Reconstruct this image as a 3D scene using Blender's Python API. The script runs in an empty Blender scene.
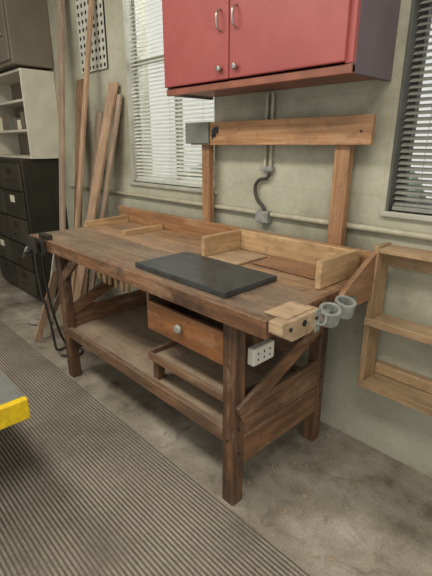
import bpy, bmesh, math, random
from mathutils import Vector, Matrix, noise
random.seed(4)
scene=bpy.context.scene
scene.view_settings.view_transform='Standard'
scene.view_settings.exposure=0.0
# ---------------------------------------------------------------- materials
def lin(c):
    return tuple(((v/255)/12.92 if v/255<=0.04045 else ((v/255+0.055)/1.055)**2.4) for v in c)+(1,)
def newmat(name,rough=0.6,metal=0.0):
    m=bpy.data.materials.new(name); m.use_nodes=True
    b=m.node_tree.nodes["Principled BSDF"]; b.inputs["Roughness"].default_value=rough; b.inputs["Metallic"].default_value=metal
    return m,m.node_tree,b
def flat(name,c,rough=0.6,metal=0.0,var=0.12,scale=12,bump=0.0):
    m,nt,b=newmat(name,rough,metal)
    tc=nt.nodes.new("ShaderNodeTexCoord"); n=nt.nodes.new("ShaderNodeTexNoise"); n.inputs["Scale"].default_value=scale; n.inputs["Detail"].default_value=5
    nt.links.new(tc.outputs["Object"],n.inputs["Vector"])
    r=nt.nodes.new("ShaderNodeValToRGB"); L=lin(c)
    r.color_ramp.elements[0].position=0.3; r.color_ramp.elements[1].position=0.7
    r.color_ramp.elements[0].color=tuple(max(0,v*(1-var*1.6)) for v in L[:3])+(1,)
    r.color_ramp.elements[1].color=tuple(min(1,v*(1+var)) for v in L[:3])+(1,)
    nt.links.new(n.outputs["Fac"],r.inputs["Fac"]); nt.links.new(r.outputs["Color"],b.inputs["Base Color"])
    if bump>0:
        bp=nt.nodes.new("ShaderNodeBump"); bp.inputs["Strength"].default_value=bump; bp.inputs["Distance"].default_value=0.01
        nt.links.new(n.outputs["Fac"],bp.inputs["Height"]); nt.links.new(bp.outputs["Normal"],b.inputs["Normal"])
    return m
def wood(name,c1,c2,axis=0,rough=0.55,grain=38,grime=0.5,gcol=(60,45,32),bump=0.2,spots=0.0,dust=0.2):
    m,nt,b=newmat(name,rough)
    def ds(c,k=0.11):
        l=0.3*c[0]+0.59*c[1]+0.11*c[2]; return tuple((v*(1-k)+l*k)*0.97 for v in c)
    tc=nt.nodes.new("ShaderNodeTexCoord"); mp=nt.nodes.new("ShaderNodeMapping")
    s=[grain]*3; s[axis]=1.8; mp.inputs["Scale"].default_value=s
    nt.links.new(tc.outputs["Object"],mp.inputs["Vector"])
    n=nt.nodes.new("ShaderNodeTexNoise"); n.inputs["Scale"].default_value=1.0; n.inputs["Detail"].default_value=8; n.inputs["Roughness"].default_value=0.65; n.inputs["Distortion"].default_value=0.6
    nt.links.new(mp.outputs["Vector"],n.inputs["Vector"])
    r=nt.nodes.new("ShaderNodeValToRGB"); r.color_ramp.elements[0].position=0.34; r.color_ramp.elements[1].position=0.62
    r.color_ramp.elements[0].color=lin(ds(c1)); r.color_ramp.elements[1].color=lin(ds(c2))
    nt.links.new(n.outputs["Fac"],r.inputs["Fac"])
    out=r.outputs["Color"]
    def layer(out,scale,p0,p1,amt,col,detail=10,rg=0.7,off=0,extra=None,mpv=None):
        mpp=nt.nodes.new("ShaderNodeMapping"); mpp.inputs["Location"].default_value=(off,off*.7,off*.3)
        if mpv: mpp.inputs["Scale"].default_value=mpv
        nt.links.new(tc.outputs["Object"],mpp.inputs["Vector"])
        g=nt.nodes.new("ShaderNodeTexNoise"); g.inputs["Scale"].default_value=scale; g.inputs["Detail"].default_value=detail; g.inputs["Roughness"].default_value=rg
        nt.links.new(mpp.outputs["Vector"],g.inputs["Vector"])
        mr=nt.nodes.new("ShaderNodeMapRange"); mr.inputs["From Min"].default_value=p0; mr.inputs["From Max"].default_value=p1; mr.inputs["To Max"].default_value=amt
        nt.links.new(g.outputs["Fac"],mr.inputs["Value"]); fac=mr.outputs["Result"]
        if extra is not None:
            mm=nt.nodes.new("ShaderNodeMath"); mm.operation='MULTIPLY'; nt.links.new(fac,mm.inputs[0]); nt.links.new(extra,mm.inputs[1]); fac=mm.outputs[0]
        mx=nt.nodes.new("ShaderNodeMixRGB"); mx.inputs["Color2"].default_value=lin(col)
        nt.links.new(fac,mx.inputs["Fac"]); nt.links.new(out,mx.inputs["Color1"]); return mx.outputs["Color"]
    st=[1.6]*3; st[axis]=0.5
    out=layer(out,5.5,0.42,0.62,min(1,grime*1.2),ds(gcol),mpv=st)
    out=layer(out,9,0.54,0.70,0.5,(176,150,122),off=3,mpv=st)
    if spots>0: out=layer(out,26,0.56,0.66,spots,(46,36,30),6,0.5,7)
    ge=nt.nodes.new("ShaderNodeNewGeometry"); sx=nt.nodes.new("ShaderNodeSeparateXYZ"); nt.links.new(ge.outputs["Normal"],sx.inputs[0])
    cl=nt.nodes.new("ShaderNodeClamp"); nt.links.new(sx.outputs["Z"],cl.inputs["Value"])
    if dust>0: out=layer(out,4,0.3,0.7,dust*1.7,(166,150,130),off=11,extra=cl.outputs[0])
    nt.links.new(out,b.inputs["Base Color"])
    bp=nt.nodes.new("ShaderNodeBump"); bp.inputs["Strength"].default_value=bump; bp.inputs["Distance"].default_value=0.004
    nt.links.new(n.outputs["Fac"],bp.inputs["Height"]); nt.links.new(bp.outputs["Normal"],b.inputs["Normal"])
    return m
def stained(name,cols,scale,rough,bump=0.1,fine=120,finef=0.25,stretch=(1,1,1),block=False,scuff=None,scamt=0.65):
    m,nt,b=newmat(name,rough)
    tc=nt.nodes.new("ShaderNodeTexCoord"); mp=nt.nodes.new("ShaderNodeMapping"); mp.inputs["Scale"].default_value=stretch
    nt.links.new(tc.outputs["Object"],mp.inputs["Vector"])
    n=nt.nodes.new("ShaderNodeTexNoise"); n.inputs["Scale"].default_value=scale; n.inputs["Detail"].default_value=10; n.inputs["Roughness"].default_value=0.62
    nt.links.new(mp.outputs["Vector"],n.inputs["Vector"])
    r=nt.nodes.new("ShaderNodeValToRGB"); cr=r.color_ramp
    cr.elements[0].position=0.34; cr.elements[1].position=0.66
    cr.elements[0].color=lin(cols[0]); cr.elements[1].color=lin(cols[-1])
    for i,c in enumerate(cols[1:-1]):
        e=cr.elements.new(0.34+0.32*(i+1)/(len(cols)-1)); e.color=lin(c)
    nt.links.new(n.outputs["Fac"],r.inputs["Fac"])
    f=nt.nodes.new("ShaderNodeTexNoise"); f.inputs["Scale"].default_value=fine; f.inputs["Detail"].default_value=3
    nt.links.new(tc.outputs["Object"],f.inputs["Vector"])
    fr=nt.nodes.new("ShaderNodeMapRange"); fr.inputs["From Min"].default_value=0.3; fr.inputs["From Max"].default_value=0.7; fr.inputs["To Min"].default_value=1-finef; fr.inputs["To Max"].default_value=1+finef*0.5
    nt.links.new(f.outputs["Fac"],fr.inputs["Value"])
    mx=nt.nodes.new("ShaderNodeVectorMath"); mx.operation='SCALE'
    nt.links.new(r.outputs["Color"],mx.inputs[0]); nt.links.new(fr.outputs["Result"],mx.inputs["Scale"])
    out=mx.outputs["Vector"]; height=f.outputs["Fac"]
    if scuff:
        s=nt.nodes.new("ShaderNodeTexNoise"); s.inputs["Scale"].default_value=6; s.inputs["Detail"].default_value=12; s.inputs["Roughness"].default_value=0.75; s.inputs["Distortion"].default_value=1.5
        nt.links.new(tc.outputs["Object"],s.inputs["Vector"])
        mr=nt.nodes.new("ShaderNodeMapRange"); mr.inputs["From Min"].default_value=0.52; mr.inputs["From Max"].default_value=0.66; mr.inputs["To Max"].default_value=scamt
        nt.links.new(s.outputs["Fac"],mr.inputs["Value"])
        m2=nt.nodes.new("ShaderNodeMixRGB"); m2.inputs["Color2"].default_value=lin(scuff); nt.links.new(mr.outputs["Result"],m2.inputs["Fac"]); nt.links.new(out,m2.inputs["Color1"]); out=m2.outputs["Color"]
    if block:
        sp=nt.nodes.new("ShaderNodeSeparateXYZ"); nt.links.new(tc.outputs["Object"],sp.inputs[0])
        cb=nt.nodes.new("ShaderNodeCombineXYZ"); nt.links.new(sp.outputs["X"],cb.inputs["X"]); nt.links.new(sp.outputs["Z"],cb.inputs["Y"])
        bk=nt.nodes.new("ShaderNodeTexBrick"); bk.inputs["Scale"].default_value=1.0; bk.inputs["Brick Width"].default_value=0.8; bk.inputs["Row Height"].default_value=0.4; bk.inputs["Mortar Size"].default_value=0.003; bk.inputs["Mortar Smooth"].default_value=0.7
        bk.inputs["Color1"].default_value=(1,1,1,1); bk.inputs["Color2"].default_value=(.98,.98,.98,1); bk.inputs["Mortar"].default_value=(.90,.89,.87,1)
        nt.links.new(cb.outputs[0],bk.inputs["Vector"])
        mm=nt.nodes.new("ShaderNodeMixRGB"); mm.blend_type='MULTIPLY'; mm.inputs["Fac"].default_value=1; nt.links.new(out,mm.inputs["Color1"]); nt.links.new(bk.outputs["Color"],mm.inputs["Color2"]); out=mm.outputs["Color"]
    nt.links.new(out,b.inputs["Base Color"])
    bp=nt.nodes.new("ShaderNodeBump"); bp.inputs["Strength"].default_value=bump; bp.inputs["Distance"].default_value=0.01
    nt.links.new(height,bp.inputs["Height"]); nt.links.new(bp.outputs["Normal"],b.inputs["Normal"])
    return m
M={}
M['wall']=stained("wall_paint",[(140,136,116),(170,167,147),(186,182,163)],1.8,0.85,0.15,40,0.06,block=True,scuff=(150,146,128),scamt=0.35)
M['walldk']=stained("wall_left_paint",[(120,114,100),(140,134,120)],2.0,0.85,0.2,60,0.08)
M['floor']=stained("concrete",[(90,81,69),(138,129,114),(158,149,134),(180,172,157)],3.0,0.6,0.12,120,0.2,scuff=(92,82,69),scamt=0.6)
M['mat']=stained("ribbed_rubber",[(120,111,99),(146,137,123),(160,151,137)],2.2,0.75,0.1,90,0.2)
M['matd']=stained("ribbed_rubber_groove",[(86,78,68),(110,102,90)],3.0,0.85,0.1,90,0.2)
M['ceil']=flat("ceiling_paint",(215,212,202),0.9)
M['top']=wood("bench_top_wood",(84,62,46),(150,118,90),0,0.4,34,0.75,(88,74,62),0.2,0.6,0.24)
M['top2']=wood("bench_top_rear_wood",(128,88,58),(188,142,100),0,0.45,34,0.5,(106,84,66),0.2,0.4,0.2)
M['edge']=wood("bench_edge_wood",(92,56,34),(154,104,66),0,0.5,34,0.65,(60,42,30),0.25,0.5)
M['legw']=wood("bench_leg_wood",(80,50,32),(134,92,60),2,0.55,34,0.65,(54,40,30),0.25,0.45)
M['rail']=wood("bench_rail_wood",(96,64,42),(148,108,76),0,0.6,34,0.55,(76,58,44),0.25,0.4)
M['raily']=wood("bench_end_wood",(102,64,40),(154,106,70),1,0.55,34,0.55,(76,54,38),0.25,0.4)
M['shelf']=wood("dusty_shelf_wood",(124,100,78),(162,136,108),0,0.7,30,0.5,(104,88,72),0.15,0.3,0.4)
M['drawer']=wood("drawer_wood",(130,78,40),(172,110,62),0,0.45,30,0.45,(84,52,32),0.2,0.35)
M['back']=wood("orange_board_wood",(150,98,56),(192,138,90),0,0.5,40,0.45,(108,74,48),spots=.2)
M['backy']=wood("orange_board_wood_y",(134,88,52),(174,122,78),1,0.5,40,0.45,(100,70,46),spots=.2)
M['post']=wood("post_wood",(142,96,60),(186,136,92),2,0.55,40,0.4,(112,78,50),spots=.2)
M['sign']=wood("display_board_wood",(158,106,62),(202,148,98),0,0.5,40,0.4,(120,82,52),spots=.2)
M['light']=wood("light_pine_x",(178,138,90),(214,176,126),0,0.5,40,0.45,(140,104,70),spots=.25)
M['lighty']=wood("light_pine_y",(178,138,90),(214,176,126),1,0.5,40,0.45,(140,104,70),spots=.25)
M['pale']=wood("pale_plywood",(168,136,102),(204,172,134),0,0.6,30,0.5,(130,102,78),spots=.35)
M['lum1']=wood("lumber_grey",(142,118,98),(182,156,132),2,0.7,40,0.3,(114,94,76))
M['lum2']=wood("lumber_tan",(160,124,94),(200,162,128),2,0.7,40,0.3,(124,98,74))
M['lum3']=wood("lumber_brown",(120,84,58),(154,114,82),2,0.6,40,0.3)
M['rack']=wood("rack_wood_x",(158,124,84),(198,162,118),0,0.6,40,0.45,(120,94,66),spots=.2)
M['rackz']=wood("rack_wood_z",(146,114,76),(188,150,108),2,0.6,40,0.45,(116,90,62),spots=.2)
M['greyp']=flat("grey_green_paint",(112,116,104),0.6)
M['ink']=flat("blue_black_ink",(40,42,52),0.6)
M['slate']=flat("slate",(58,61,60),0.36,0,0.3,24,0.05)
M['red']=stained("red_enamel",[(146,72,70),(156,76,73),(164,84,80)],3.0,0.45,0.02,60,0.05)
M['redtrim']=flat("red_brown_trim",(138,84,66),0.45,0,0.2,10)
M['purple']=flat("purple_grey_paint",(102,88,92),0.5,0,0.08,6)
M['dark']=flat("dark_interior",(38,30,26),0.8)
M['steel']=flat("brushed_steel",(176,174,168),0.3,0.85,0.1,40)
M['cast']=flat("grey_cast_metal",(152,154,147),0.5,0.3,0.16,40)
M['iron']=flat("dark_iron",(58,54,50),0.5,0.4,0.2,30)
M['white']=flat("white_plastic",(218,212,200),0.45,0,0.05,30)
M['shelfw']=flat("offwhite_paint",(204,197,180),0.6,0,0.08,8)
M['green']=flat("dark_olive_metal",(50,47,39),0.4,0.15,0.2,6)
M['greenl']=flat("olive_metal_edge",(64,60,50),0.4,0.15,0.2,6)
M['brown']=flat("brown_grey_metal",(116,106,92),0.55,0,0.08,5)
M['frame']=flat("window_frame_paint",(170,168,153),0.5)
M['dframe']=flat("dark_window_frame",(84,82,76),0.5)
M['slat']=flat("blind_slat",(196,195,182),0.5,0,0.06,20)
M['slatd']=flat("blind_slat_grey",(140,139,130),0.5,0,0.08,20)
M['pipe']=flat("painted_conduit",(170,164,143),0.5,0,0.1,20)
M['cord']=flat("grey_cord",(60,55,50),0.5)
M['yellow']=flat("yellow_enamel",(222,186,24),0.4,0,0.12,40)
M['greytop']=flat("grey_machine_top",(128,130,124),0.4,0.3,0.12,15)
M['cloth']=flat("dirty_cloth",(150,143,132),0.9,0,0.15,30)
M['card']=flat("paper_card",(220,212,186),0.8,0,0.04,20)
M['hole']=flat("hole_black",(28,26,24),0.9)
M['leaf']=stained("foliage",[(60,84,60),(120,140,118),(190,200,190)],3.0,0.9,0.1)
g,nt,b=newmat("window_glass",0.02); b.inputs["Transmission Weight"].default_value=1.0; b.inputs["IOR"].default_value=1.02; M['glass']=g
e,nt,b=newmat("fluorescent_tube",0.5); b.inputs["Emission Color"].default_value=(1,0.95,0.88,1); b.inputs["Emission Strength"].default_value=6; M['tube']=e
# ---------------------------------------------------------------- builders
def empty(name):
    o=bpy.data.objects.new(name,None); bpy.context.collection.objects.link(o); o.empty_display_size=0.1; return o
def mesh_obj(name,bm,mats,parent=None,bevel=0.0,smooth=False):
    me=bpy.data.meshes.new(name); bmesh.ops.recalc_face_normals(bm,faces=bm.faces[:]); bm.to_mesh(me); bm.free()
    for m in (mats if isinstance(mats,list) else [mats]): me.materials.append(M[m])
    o=bpy.data.objects.new(name,me); bpy.context.collection.objects.link(o)
    if smooth:
        for p in me.polygons: p.use_smooth=True
    if bevel>0:
        md=o.modifiers.new("bev",'BEVEL'); md.width=bevel; md.segments=2; md.limit_method='ANGLE'
    if parent: o.parent=parent
    return o
def addbox(bm,x0,x1,y0,y1,z0,z1,mi=0,mat=None):
    vs=[bm.verts.new((x,y,z)) for z in (z0,z1) for y in (y0,y1) for x in (x0,x1)]
    if mat is not None:
        for v in vs: v.co=mat@v.co
    for f in ((0,1,3,2),(4,5,7,6),(0,1,5,4),(2,3,7,6),(0,2,6,4),(1,3,7,5)):
        fc=bm.faces.new([vs[i] for i in f]); fc.material_index=mi
def box(name,x0,x1,y0,y1,z0,z1,mat,parent=None,bevel=0.003,rot=None):
    bm=bmesh.new(); addbox(bm,x0,x1,y0,y1,z0,z1)
    if rot:
        c=Vector(((x0+x1)/2,(y0+y1)/2,(z0+z1)/2))
        R_=Matrix.Translation(c)@Matrix.Rotation(rot[0],4,rot[1])@Matrix.Translation(-c)
        bmesh.ops.transform(bm,matrix=R_,verts=bm.verts[:])
    return mesh_obj(name,bm,mat,parent,bevel)
def prism(name,pts,axis,a0,a1,mat,parent=None,bevel=0.002):
    bm=bmesh.new(); n=len(pts)
    def mk(p,a):
        if axis=='X': return (a,p[0],p[1])
        if axis=='Y': return (p[0],a,p[1])
        return (p[0],p[1],a)
    A=[bm.verts.new(mk(p,a0)) for p in pts]; B=[bm.verts.new(mk(p,a1)) for p in pts]
    bm.faces.new(A); bm.faces.new(B)
    for i in range(n): bm.faces.new([A[i],A[(i+1)%n],B[(i+1)%n],B[i]])
    return mesh_obj(name,bm,mat,parent,bevel)
def addcyl(bm,p0,p1,r,seg=16,r2=None,mi=0):
    p0=Vector(p0);p1=Vector(p1); d=p1-p0
    q=d.to_track_quat('Z','Y').to_matrix().to_4x4()
    mt=Matrix.Translation((p0+p1)/2)@q
    bmesh.ops.create_cone(bm,cap_ends=True,segments=seg,radius1=r,radius2=r if r2 is None else r2,depth=d.length,matrix=mt)
def cyl(name,p0,p1,r,mat,parent=None,seg=20,r2=None,bevel=0.0):
    bm=bmesh.new(); addcyl(bm,p0,p1,r,seg,r2)
    o=mesh_obj(name,bm,mat,parent,bevel)
    for p in o.data.polygons: p.use_smooth=len(p.vertices)==4
    return o
def tube(name,pts,r,mat,parent=None,smooth=True):
    c=bpy.data.curves.new(name,'CURVE'); c.dimensions='3D'; c.bevel_depth=r; c.bevel_resolution=3
    s=c.splines.new('NURBS' if smooth else 'POLY'); s.points.add(len(pts)-1)
    for i,p in enumerate(pts): s.points[i].co=(*p,1)
    if smooth: s.use_endpoint_u=True; s.order_u=3
    tmp=bpy.data.objects.new(name,c); bpy.context.collection.objects.link(tmp)
    dg=bpy.context.evaluated_depsgraph_get(); me=bpy.data.meshes.new_from_object(tmp.evaluated_get(dg))
    bpy.data.objects.remove(tmp); o=bpy.data.objects.new(name,me); bpy.context.collection.objects.link(o)
    me.materials.clear(); me.materials.append(M[mat])
    for p in me.polygons: p.use_smooth=True
    if parent: o.parent=parent
    return o
def ringtube(bm,c,r_out,r_in,h,axis,seg=24):
    q=Vector(axis).to_track_quat('Z','Y').to_matrix().to_4x4(); mt=Matrix.Translation(Vector(c))@q
    loops=[]
    for (r,z) in ((r_out,-h/2),(r_out,h/2),(r_in,h/2),(r_in,-h/2)):
        loops.append([bm.verts.new(mt@Vector((r*math.cos(2*math.pi*i/seg),r*math.sin(2*math.pi*i/seg),z))) for i in range(seg)])
    for k in range(4):
        a=loops[k];b_=loops[(k+1)%4]
        for i in range(seg): bm.faces.new([a[i],a[(i+1)%seg],b_[(i+1)%seg],b_[i]])
def beam(name,p0,p1,w,t,mat,parent=None,side=(1,0,0),bevel=0.002):
    p0=Vector(p0);p1=Vector(p1); z=(p1-p0).normalized(); s=Vector(side); s=(s-z*s.dot(z)).normalized(); n=z.cross(s)
    bm=bmesh.new(); vs=[]
    for p in (p0,p1):
        for a,b_ in ((-1,-1),(1,-1),(1,1),(-1,1)): vs.append(bm.verts.new(p+s*(a*w/2)+n*(b_*t/2)))
    for f in ((0,1,2,3),(4,5,6,7),(0,1,5,4),(1,2,6,5),(2,3,7,6),(3,0,4,7)): bm.faces.new([vs[i] for i in f])
    return mesh_obj(name,bm,mat,parent,bevel)
# ---------------------------------------------------------------- room
W=1.73; CE=3.1; XL=-5.0; XR=1.2; YF=-2.2
def wall_open(name,holes):
    xs=sorted({XL,XR}|{h[0] for h in holes}|{h[1] for h in holes}); zs=sorted({0,CE}|{h[2] for h in holes}|{h[3] for h in holes})
    bm=bmesh.new()
    for i in range(len(xs)-1):
        for j in range(len(zs)-1):
            cx=(xs[i]+xs[i+1])/2; cz=(zs[j]+zs[j+1])/2
            if any(h[0]<cx<h[1] and h[2]<cz<h[3] for h in holes): continue
            addbox(bm,xs[i],xs[i+1],W,W+0.18,zs[j],zs[j+1])
    bmesh.ops.remove_doubles(bm,verts=bm.verts[:],dist=1e-5)
    return mesh_obj(name,bm,'wall')
HL=(-2.65,-1.79,1.15,2.75); HR=(-0.78,0.55,1.14,2.75)
wall_open("wall_back",[HL,HR])
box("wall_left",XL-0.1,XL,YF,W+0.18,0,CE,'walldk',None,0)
box("floor",XL-0.1,XR,YF,W+0.18,-0.1,0,'floor',None,0)
box("ceiling",XL-0.1,XR,YF,W+0.18,CE,CE+0.1,'ceil',None,0)
def window(name,h,fm,sm,slat_pitch):
    p=empty(name); x0,x1,z0,z1=h
    bm=bmesh.new(); t=0.035
    for a in ((x0,x0+t,z0,z1),(x1-t,x1,z0,z1),(x0,x1,z0,z0+t),(x0,x1,z1-t,z1),((x0+x1)/2-0.015,(x0+x1)/2+0.015,z0,z1),(x0,x1,z0+0.75,z0+0.78)):
        addbox(bm,a[0],a[1],W+0.07,W+0.11,a[2],a[3])
    addbox(bm,x0,x0+0.012,W-0.004,W+0.07,z0,z1); addbox(bm,x1-0.012,x1,W-0.004,W+0.07,z0,z1)
    mesh_obj("frame",bm,fm,p,0.002)
    box("glass",x0+0.03,x1-0.03,W+0.088,W+0.092,z0+0.03,z1-0.03,'glass',p,0)
    box("sill",x0-0.015,x1+0.015,W-0.02,W+0.07,z0-0.022,z0,'frame',p,0.004)
    bm=bmesh.new(); z=z0+0.03
    while z<z1-0.03:
        R_=Matrix.Translation(Vector((0,W+0.03,z)))@Matrix.Rotation(math.radians(32),4,'X')
        addbox(bm,x0+0.02,x1-0.016,-0.0125,0.0125,-0.0007,0.0007,0,R_)
        z+=slat_pitch
    for xx in (x0+0.12,(x0+x1)/2,x1-0.12): addcyl(bm,(xx,W+0.015,z0+0.02),(xx,W+0.015,z1),0.0012,6)
    addbox(bm,x0+0.02,x1-0.015,W+0.015,W+0.045,z0+0.004,z0+0.02)
    mesh_obj("venetian_blind",bm,sm,p,0)
    return p
window("window_1",HL,'frame','slat',0.023)
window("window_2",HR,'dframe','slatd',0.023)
bm=bmesh.new()
for i in range(26):
    x=-5+i*0.32+random.uniform(-.1,.1); r=random.uniform(.3,.55)
    bmesh.ops.create_icosphere(bm,subdivisions=2,radius=r,matrix=Matrix.Translation((x,4.2+random.uniform(-.3,.3),random.uniform(.2,.9))))
for v in bm.verts: v.co+=Vector((random.uniform(-.05,.05),random.uniform(-.05,.05),random.uniform(-.05,.05)))
mesh_obj("hedge",bm,'leaf')
# ribbed floor mat
bm=bmesh.new(); pitch=0.0165; prof=[]; y=-2.1; YM=0.955
while y<YM:
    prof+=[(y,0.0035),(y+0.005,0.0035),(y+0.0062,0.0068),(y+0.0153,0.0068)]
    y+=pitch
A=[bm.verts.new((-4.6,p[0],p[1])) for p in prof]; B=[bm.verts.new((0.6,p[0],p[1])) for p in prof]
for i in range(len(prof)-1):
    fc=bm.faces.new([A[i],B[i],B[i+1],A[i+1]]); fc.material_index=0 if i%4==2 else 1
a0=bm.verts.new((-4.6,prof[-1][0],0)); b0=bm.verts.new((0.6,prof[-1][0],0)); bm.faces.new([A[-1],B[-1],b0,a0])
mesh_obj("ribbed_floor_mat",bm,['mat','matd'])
def fixture(name,x,y,L):
    p=empty(name)
    box("housing",x-L/2,x+L/2,y-0.13,y+0.13,CE-0.09,CE,'white',p,0.005)
    for dy in (-0.06,0.06): cyl("tube",(x-L/2+.03,y+dy,CE-0.11),(x+L/2-.03,y+dy,CE-0.11),0.018,'tube',p)
fixture("fluorescent_light",-2.2,-0.3,1.3); fixture("fluorescent_light.001",-0.2,-0.3,1.3)
# ---------------------------------------------------------------- workbench
wb=empty("workbench")
ZT=0.885; X0=-2.60; X1=-0.77; YA=0.965
ys=[YA,1.115,1.27,1.42,1.62]
for i in range(4):
    box("top_plank_%d"%(i+1),X0,X1,ys[i]+0.0008,ys[i+1]-0.0008,ZT-0.058,ZT,'top' if i<2 else 'top2',wb,0.003)
box("front_edge",X0,X1,YA-0.028,YA,ZT-0.064,ZT+0.001,'edge',wb,0.004)
box("end_edge",X1,X1+0.02,YA-0.028,1.62,ZT-0.062,ZT+0.001,'edge',wb,0.003)
for n,x,yy in (("leg_1",-2.375,0.98),("leg_2",-0.98,0.98),("leg_3",-2.375,1.55),("leg_4",-0.98,1.55)):
    box(n,x,x+0.062,yy,yy+0.06,0,ZT-0.058,'legw',wb,0.005)
box("back_apron",-2.31,-0.98,1.58,1.605,0.73,0.825,'rail',wb)
box("lower_front_rail",-2.32,-0.98,0.985,1.012,0.285,0.345,'rail',wb)
box("lower_back_rail",-2.32,-0.98,1.575,1.60,0.27,0.35,'rail',wb)
box("lower_shelf",-2.37,-0.925,1.013,1.574,0.315,0.333,'shelf',wb)
for n,xa in (("left",-2.36),("right",-0.945)):
    box("end_panel_%s_upper"%n,xa,xa+0.024,1.04,1.55,0.318,0.45,'raily',wb,0.004)
    box("end_panel_%s_lower"%n,xa,xa+0.026,1.04,1.55,0.18,0.315,'raily',wb,0.004)
    beam("end_brace_%s"%n,(xa+0.034,1.0,0.435),(xa+0.034,1.60,0.685),0.018,0.07,'raily',wb,(1,0,0),0.003)
box("end_apron_left",-2.36,-2.335,1.04,1.55,0.74,0.826,'raily',wb)
box("end_apron_right",-0.945,-0.92,1.04,1.55,0.76,0.826,'raily',wb)
beam("front_brace",(-2.32,1.0,0.66),(-2.12,1.0,0.82),0.022,0.05,'rail',wb,(0,1,0))
box("drawer_front",-1.47,-0.99,0.992,1.012,0.615,0.75,'drawer',wb,0.004)
box("drawer_side_1",-1.462,-1.447,1.012,1.42,0.63,0.745,'rail',wb); box("drawer_side_2",-1.012,-0.997,1.012,1.42,0.63,0.745,'rail',wb)
box("drawer_bottom",-1.462,-0.997,1.012,1.42,0.622,0.63,'shelf',wb); box("drawer_back",-1.447,-1.012,1.405,1.42,0.63,0.745,'rail',wb)
box("drawer_runner_1",-1.485,-1.466,1.0,1.55,0.74,0.828,'legw',wb); box("drawer_runner_2",-0.996,-0.982,1.04,1.5,0.6,0.828,'legw',wb)
bm=bmesh.new(); addcyl(bm,(-1.235,0.992,0.69),(-1.235,0.978,0.69),0.009,16); addcyl(bm,(-1.235,0.966,0.69),(-1.235,0.979,0.69),0.015,24,0.022)
mesh_obj("drawer_knob",bm,'cast',wb,0.003,True)
box("tray_floor",-1.50,-0.99,1.02,1.50,0.455,0.467,'shelf',wb)
box("tray_front",-1.50,-0.985,1.003,1.02,0.445,0.48,'rail',wb)
prism("tray_side",[(1.02,0.45),(1.50,0.45),(1.50,0.53),(1.40,0.53),(1.10,0.49),(1.02,0.49)],'X',-1.50,-1.485,'rail',wb)
box("tray_back",-1.485,-0.99,1.485,1.50,0.45,0.54,'rail',wb)
box("tray_support_1",-1.50,-1.46,1.40,1.50,0.333,0.45,'legw',wb); box("tray_support_2",-1.50,-1.46,1.03,1.07,0.333,0.45,'legw',wb)
box("back_board",X0-0.10,X1,1.625,1.65,ZT-0.10,0.982,'back',wb,0.004)
prism("tray_end_right",[(1.28,0.80),(1.37,ZT),(1.585,0.995),(1.655,0.995),(1.655,0.80)],'X',X1+0.021,X1+0.043,'backy',wb)
prism("tray_end_left",[(1.30,ZT),(1.30,ZT+0.035),(1.62,ZT+0.045),(1.624,ZT)],'X',X0,X0+0.03,'lighty',wb)
box("tray_divider",-2.19,-2.155,1.33,1.61,ZT,ZT+0.03,'lighty',wb)
box("post_left",-1.825,-1.765,1.652,1.69,ZT-0.1,1.50,'post',wb); box("post_right",-0.995,-0.925,1.652,1.69,ZT-0.1,1.50,'post',wb)
box("display_board",-1.89,-0.825,1.628,1.651,1.398,1.51,'sign',wb,0.003)
box("grey_board_end",-1.915,-1.73,1.612,1.627,1.405,1.512,'greyp',wb,0.003)
bm=bmesh.new()
for (x,z,w,h) in ((-1.712,1.44,.012,.05),(-1.695,1.455,.02,.04),(-1.675,1.46,.016,.035),(-1.70,1.432,.03,.014)):
    addbox(bm,x-w/2,x+w/2,1.6265,1.6285,z-h/2+.01,z+h/2+.01)
mesh_obj("ink_mark",bm,'ink',wb)
bm=bmesh.new()
for (x,y,z) in ((-2.34,.98,.31),(-0.95,.98,.31),(-0.87,1.628,1.45)): addcyl(bm,(x,y+.002,z),(x,y-.004,z),0.005,6)
for (y,z) in ((1.01,.25),(1.01,.36),(1.58,.25),(1.58,.36)): addcyl(bm,(-.92,y,z),(-.914,y,z),0.005,6)
mesh_obj("bolt_heads",bm,'iron',wb)
# end vise (bolted to the bench end)
xv=X1+0.022
prism("vise_wooden_jaw",[(0.945,0.888),(1.15,0.888),(1.18,0.845),(1.10,0.815),(1.0,0.815),(0.945,0.85)],'X',xv,xv+0.055,'pale',wb,0.003)
cyl("vise_jaw_hole",(xv+0.050,1.06,0.862),(xv+0.0575,1.06,0.862),0.011,'hole',wb)
bm=bmesh.new()
for yy in (0.985,1.125): addcyl(bm,(xv+0.054,yy,0.862),(xv+0.060,yy,0.862),0.007,12)
mesh_obj("vise_jaw_screws",bm,'iron',wb)
box("vise_top_plate",xv-0.05,xv+0.04,0.985,1.13,0.8885,0.892,'pale',wb,0.001)
box("vise_steel_arm",xv,xv+0.03,1.13,1.42,0.81,0.845,'cast',wb)
box("vise_strap",xv+0.054,xv+0.058,1.12,1.15,0.81,0.89,'cast',wb,0.001)
bm=bmesh.new()
ringtube(bm,(xv+0.05,1.215,0.845),0.038,0.027,0.055,(0.25,-0.2,1)); ringtube(bm,(xv+0.052,1.310,0.848),0.038,0.027,0.055,(0.25,-0.1,1)); ringtube(bm,(xv+0.045,1.155,0.848),0.024,0.016,0.04,(1,-0.4,.3))
mesh_obj("vise_ring_sockets",bm,'cast',wb,0.002,False)
cyl("vise_rod",(xv+0.03,1.10,0.845),(xv+0.03,1.42,0.845),0.013,'cast',wb)
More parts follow.
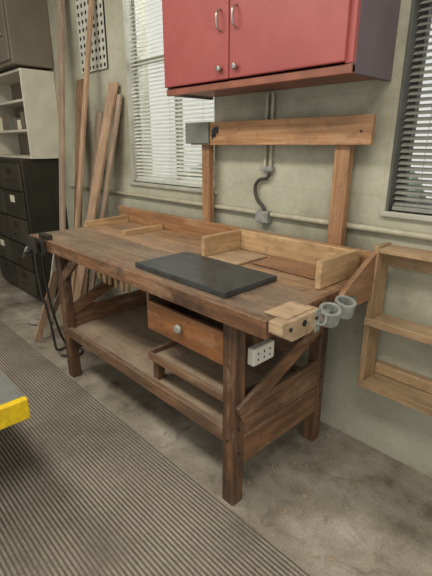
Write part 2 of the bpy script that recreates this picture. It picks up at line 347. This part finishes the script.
# left front vise
vx=-2.40
box("left_vise_body",vx-0.045,vx+0.045,0.905,0.936,0.80,0.885,'iron',wb,0.006)
box("left_vise_rear_jaw",vx-0.055,vx+0.055,0.937,0.975,0.887,0.915,'iron',wb,0.005)
box("left_vise_front_jaw",vx-0.055,vx+0.055,0.865,0.885,0.82,0.915,'iron',wb,0.006)
box("left_vise_slide",vx-0.02,vx+0.02,0.87,0.936,0.81,0.845,'iron',wb,0.004)
cyl("left_vise_screw",(vx,0.825,0.83),(vx,0.87,0.83),0.012,'iron',wb)
cyl("left_vise_tommy_bar",(vx-0.045,0.83,0.79),(vx+0.04,0.83,0.865),0.006,'steel',wb)
tube("power_cord_1",[(-2.52,0.93,0.82),(-2.55,0.93,0.6),(-2.57,0.98,0.35),(-2.64,1.02,0.10),(-2.72,1.06,0.009),(-2.76,1.16,0.009),(-2.62,1.22,0.009),(-2.54,1.12,0.009),(-2.64,1.05,0.014)],0.0085,'cord',wb)
tube("power_cord_2",[(X0+.01,1.0,0.83),(X0-.02,1.0,0.6),(X0-.02,1.03,0.3),(X0-.05,1.1,0.05),(X0-.12,1.2,0.009),(X0-.02,1.3,0.009),(X0+.1,1.25,0.009)],0.008,'iron',wb)
# ------------------------------------------------ things on bench
box("slate_slab",-1.54,-0.98,0.99,1.285,ZT+0.002,ZT+0.024,'slate',None,0.003)
bx=empty("open_wooden_box")
zb=ZT+0.002
box("left_side",-1.47,-1.448,1.32,1.575,zb,zb+0.10,'lighty',bx); box("back_side",-1.47,-0.80,1.577,1.60,zb,zb+0.10,'light',bx)
box("right_side",-0.825,-0.80,1.31,1.576,zb,zb+0.108,'lighty',bx); box("bottom_board",-1.22,-0.826,1.40,1.575,zb,zb+0.008,'drawer',bx)
box("pale_offcut_board",-1.43,-1.24,1.30,1.54,ZT+0.0015,ZT+0.011,'pale',None,0.002,None)
os_=empty("outlet_strip")
box("housing",-0.918,-0.885,1.045,1.165,0.63,0.70,'white',os_,0.006)
bm=bmesh.new()
for i in range(3):
    for dz in (-.012,.012): addbox(bm,-0.886,-0.8835,1.067+i*.033,1.073+i*.033,0.665+dz-.004,0.665+dz+.004)
mesh_obj("sockets",bm,'hole',os_)
tr=empty("chisel_rack")
box("rail",-1.98,-1.62,1.02,1.045,0.79,0.826,'light',tr)
for i in range(6):
    x=-1.95+i*.055; cyl("chisel_handle",(x,1.033,0.79),(x+random.uniform(-.01,.01),1.03,0.735-random.uniform(0,.02)),0.012,'lighty',tr,12,0.009)
# ---------------------------------------------------------------- red cabinet
rc=empty("wall_cabinet")
cx0,cx1,cy,cz0,cz1=-1.83,-0.82,1.43,1.63,2.45
box("side_right",cx1-0.02,cx1,cy,W-0.001,cz0,cz1,'purple',rc); box("side_left",cx0,cx0+0.02,cy,W-0.001,cz0,cz1,'purple',rc)
box("bottom",cx0+0.02,cx1-0.02,cy+0.02,W-0.001,cz0+0.012,cz0+0.03,'redtrim',rc); box("top",cx0,cx1,cy,W-0.001,cz1,cz1+0.02,'purple',rc)
box("back",cx0+0.02,cx1-0.02,W-0.012,W-0.001,cz0+0.03,cz1,'dark',rc)
box("bottom_rail",cx0,cx1-0.0,cy-0.006,cy+0.02,cz0-0.002,cz0+0.028,'redtrim',rc,0.003)
box("stile_right",cx1-0.03,cx1+0.001,cy-0.004,cy+0.018,cz0+0.03,cz1,'red',rc)
mid=-1.385
box("door_left",cx0+0.004,mid-0.003,cy-0.02,cy-0.001,cz0+0.034,cz1-0.01,'red',rc,0.005); box("door_right",mid+0.003,cx1-0.022,cy-0.02,cy-0.001,cz0+0.034,cz1-0.01,'red',rc,0.005)
for s,n in ((-1,"left"),(1,"right")):
    x=mid+s*0.045
    tube("pull_%s"%n,[(x,cy-0.02,1.845),(x,cy-0.045,1.85),(x,cy-0.05,1.885),(x,cy-0.045,1.92),(x,cy-0.02,1.925)],0.004,'steel',rc)
    bm=bmesh.new(); addcyl(bm,(x,cy-0.02,1.705),(x,cy-0.032,1.705),0.006,12); addcyl(bm,(x,cy-0.043,1.705),(x,cy-0.030,1.705),0.011,20,0.014)
    mesh_obj("knob_%s"%n,bm,'steel',rc,0.002,True)
# ---------------------------------------------------------------- wall conduit
wc=empty("electrical_conduit")
tube("riser_1",[(-1.42,W-0.015,1.63),(-1.42,W-0.015,1.28)],0.009,'pipe',wc,False)
tube("riser_2",[(-1.385,W-0.015,1.63),(-1.385,W-0.015,1.26)],0.008,'pipe',wc,False)
box("conduit_clip",-1.44,-1.365,W-0.03,W-0.001,1.275,1.295,'cast',wc,0.002)
tube("looped_cable",[(-1.385,W-0.02,1.27),(-1.39,W-0.02,1.235),(-1.45,W-0.02,1.235),(-1.485,W-0.02,1.19),(-1.46,W-0.02,1.12),(-1.42,W-0.02,1.10),(-1.41,W-0.02,1.07)],0.009,'cord',wc)
box("junction_box",-1.45,-1.37,W-0.045,W-0.001,1.015,1.075,'cast',wc,0.004)
tp=empty("wall_pipe")
tube("pipe_run_left",[(-3.6,W-0.017,1.06),(-1.455,W-0.017,1.06)],0.014,'pipe',tp,False)
tube("pipe_run_right",[(-1.365,W-0.017,1.06),(0.9,W-0.017,1.06)],0.014,'pipe',tp,False)
# ---------------------------------------------------------------- rack on right
rk=empty("wooden_wall_rack")
ra,rb,ry=-0.72,0.05,1.585
box("left_side",ra-0.022,ra,ry+0.0,W-0.034,0.40,1.02,'rackz',rk); box("right_side",rb,rb+0.02,ry,W-0.034,0.40,1.02,'rackz',rk)
for i,z in enumerate((0.40,0.69,0.995)):
    box("shelf_%d"%(i+1),ra,rb,ry,W-0.034,z,z+0.018,'rack',rk)
    if i<2: box("lip_%d"%(i+1),ra-0.02,rb+0.02,ry-0.012,ry,z-0.004,z+0.028,'rack',rk)
box("wall_cleat",ra,rb,W-0.034,W-0.001,0.92,0.985,'rack',rk); box("wall_cleat_low",ra,rb,W-0.034,W-0.001,0.42,0.47,'rack',rk)
# ---------------------------------------------------------------- left storage
gc=empty("metal_drawer_cabinet")
gx0,gx1,gy=-4.75,-3.77,1.36
box("carcass",gx0,gx1,gy+0.02,W-0.002,0.03,1.28,'green',gc,0.006); box("plinth",gx0+.02,gx1-.02,gy+0.05,W-0.01,0,0.03,'dark',gc)
for i in range(5):
    for j in range(2):
        xa=gx0+0.015+j*0.48; za=0.06+i*0.24
        box("drawer_%d_%d"%(i+1,j+1),xa,xa+0.46,gy,gy+0.02,za,za+0.225,'greenl' if (i+j)%2 else 'green',gc,0.005)
        box("label_%d_%d"%(i+1,j+1),xa+0.16,xa+0.26,gy-0.003,gy,za+0.13,za+0.19,'card' if (i,j) in((3,1),(1,0)) else 'dark',gc,0)
        tube("pull_%d_%d"%(i+1,j+1),[(xa+.17,gy,za+.08),(xa+.17,gy-.02,za+.075),(xa+.26,gy-.02,za+.075),(xa+.26,gy,za+.08)],0.004,'iron',gc,False)
sh=empty("open_shelf_unit")
sx0,sx1,sy,sz0,sz1=-4.7,-3.72,1.45,1.285,1.97
box("side_right",sx1-0.02,sx1,sy,W-0.002,sz0,sz1,'shelfw',sh); box("side_left",sx0,sx0+0.02,sy,W-0.002,sz0,sz1,'shelfw',sh)
box("back",sx0+.02,sx1-.02,W-0.012,W-0.002,sz0,sz1,'brown',sh)
for i,z in enumerate((sz0,1.50,1.73,sz1-0.02)): box("shelf_%d"%(i+1),sx0+0.02,sx1-0.02,sy,W-0.012,z,z+0.02,'shelfw',sh)
for i in range(9):
    x=-4.6+i*0.09; box("carton_%d"%i,x,x+0.06,1.5,1.65,1.522,1.522+random.uniform(.08,.16),random.choice(['brown','card','greyp']),sh)
mb=empty("upper_metal_locker")
box("body",-4.7,-3.70,1.40,W-0.002,1.99,2.75,'brown',mb,0.006); box("door",-4.67,-3.73,1.385,1.40,2.02,2.72,'brown',mb,0.005)
cyl("knob",(-3.80,1.385,2.2),(-3.80,1.36,2.2),0.012,'steel',mb)
bm=bmesh.new(); px0,px1,pz0,pz1=-3.22,-2.86,1.90,2.55; yy=W-0.012
nx,nz=7,13; cw=(px1-px0)/nx; ch=(pz1-pz0)/nz
seg=12
for i in range(nx):
    for j in range(nz):
        cxx=px0+(i+.5)*cw; czz=pz0+(j+.5)*ch; r=min(cw,ch)*0.3
        inner=[];outer=[]
        for k in range(seg):
            a=2*math.pi*k/seg+math.pi/4; ca,sa=math.cos(a),math.sin(a); m_=max(abs(ca),abs(sa))
            inner.append(bm.verts.new((cxx+r*ca,yy,czz+r*sa))); outer.append(bm.verts.new((cxx+cw/2*ca/m_,yy,czz+ch/2*sa/m_)))
        for k in range(seg): bm.faces.new([inner[k],inner[(k+1)%seg],outer[(k+1)%seg],outer[k]])
bmesh.ops.remove_doubles(bm,verts=bm.verts[:],dist=1e-4)
pp=empty("perforated_panel")
o=mesh_obj("sheet",bm,'slat',pp); md=o.modifiers.new("s",'SOLIDIFY'); md.thickness=0.004
box("backing",px0,px1,W-0.006,W-0.001,pz0,pz1,'hole',pp,0)
lp=empty("leaning_lumber")
L=[((-3.27,1.36,0),(-3.36,1.70,2.6),.075,.02,'lum1'),((-3.13,1.36,0),(-2.92,1.70,2.45),.045,.02,'lum2'),
   ((-3.20,1.44,0),(-3.22,1.70,1.86),.10,.02,'lum3'),((-3.04,1.33,0),(-2.76,1.70,1.80),.10,.02,'lum2'),
   ((-2.98,1.42,0),(-2.70,1.705,1.72),.05,.018,'lum1'),((-3.12,1.46,0),(-2.98,1.70,1.62),.08,.02,'lum1')]
for i,(a,b_,w,t,m) in enumerate(L): beam("board_%d"%(i+1),a,b_,w,t,m,lp)
of=empty("offcut_bundle")
for i,(a,b_,m) in enumerate((((-3.04,1.05,0.02),(-2.88,1.25,0.62),'lum1'),((-2.99,1.10,0.02),(-2.84,1.2,0.70),'shelfw'),((-2.96,1.02,0.02),(-2.86,1.18,0.55),'lum2'),((-3.08,1.12,0.02),(-2.90,1.3,0.5),'lum1'))):
    beam("strip_%d"%(i+1),a,b_,.05,.012,m,of,(0,1,0))
bm=bmesh.new()
for v0 in ((-3.34,1.16,0.05),(-3.26,1.20,0.045)):
    bmesh.ops.create_icosphere(bm,subdivisions=3,radius=v0[2]*1.3,matrix=Matrix.Translation((v0[0],v0[1],0.02)))
for v_ in bm.verts:
    n=noise.noise(v_.co*16)*0.03; v_.co.x+=n*1.5; v_.co.y+=noise.noise(v_.co*13+Vector((5,5,5)))*.04; v_.co.z=max(0.001,v_.co.z*0.55+n*.5+.01)
mesh_obj("rag",bm,'cloth',None,0,True)
bm=bmesh.new()
for i in range(70):
    x=random.uniform(-2.6,-.5); y=random.uniform(1.0,1.68); s=random.uniform(.002,.006)
    a=Matrix.Translation((x,y,s/2+.0005))@Matrix.Rotation(random.uniform(0,3),4,'Z'); addbox(bm,-s,s*1.6,-s,s,-s/2,s/2,0,a)
mesh_obj("wood_debris",bm,'pale')
# ---------------------------------------------------------------- yellow machine table
mt=empty("machine_table")
zt=0.50
box("table_top",-2.4,-1.50,-0.5,0.425,zt-0.012,zt,'greytop',mt,0.003)
box("yellow_rim_side",-1.50,-1.47,-0.5,0.44,zt-0.085,zt-0.001,'yellow',mt,0.004); box("rim_back",-2.4,-1.50,0.425,0.44,zt-0.085,zt-0.001,'greytop',mt,0.003)
box("pedestal",-2.15,-1.8,-0.3,0.0,0.007,zt-0.012,'greytop',mt,0.01)
# ---------------------------------------------------------------- lights
def area(name,loc,size,sy,power,col,target):
    l=bpy.data.lights.new(name,'AREA'); l.shape='RECTANGLE'; l.size=size; l.size_y=sy; l.energy=power; l.color=col
    o=bpy.data.objects.new(name,l); bpy.context.collection.objects.link(o); o.location=loc
    o.rotation_euler=(Vector(target)-Vector(loc)).to_track_quat('-Z','Y').to_euler(); return o
area("ceiling_lamp_light",(-2.2,-0.1,2.95),1.4,0.4,38,(1,0.95,0.85),(-2.2,0.2,0))
area("ceiling_lamp_light.001",(-0.2,-0.1,2.95),1.4,0.4,36,(1,0.95,0.85),(-0.4,0.3,0))
area("window_daylight",(-2.2,2.3,2.3),1.0,1.2,30,(0.93,0.98,1),(-2.0,1.0,1.0))
w=bpy.data.worlds.new("World"); scene.world=w; w.use_nodes=True
bg=w.node_tree.nodes["Background"]; bg.inputs[0].default_value=(0.96,0.97,0.91,1); bg.inputs[1].default_value=0.97
# ---------------------------------------------------------------- camera
H=1.40; f=422.0; hor=144.5
th=math.atan((288-hor)/f); hd=math.radians(136)
F=Vector((math.cos(hd),math.sin(hd),0)); fw=F*math.cos(th)-Vector((0,0,1))*math.sin(th)
cam=bpy.data.cameras.new("camera"); co=bpy.data.objects.new("camera",cam); bpy.context.collection.objects.link(co)
cam.sensor_fit='VERTICAL'; cam.sensor_height=36; cam.lens=f/576*36; cam.clip_start=0.02
co.location=(0,0,H); co.rotation_euler=fw.to_track_quat('-Z','Y').to_euler()
scene.camera=co
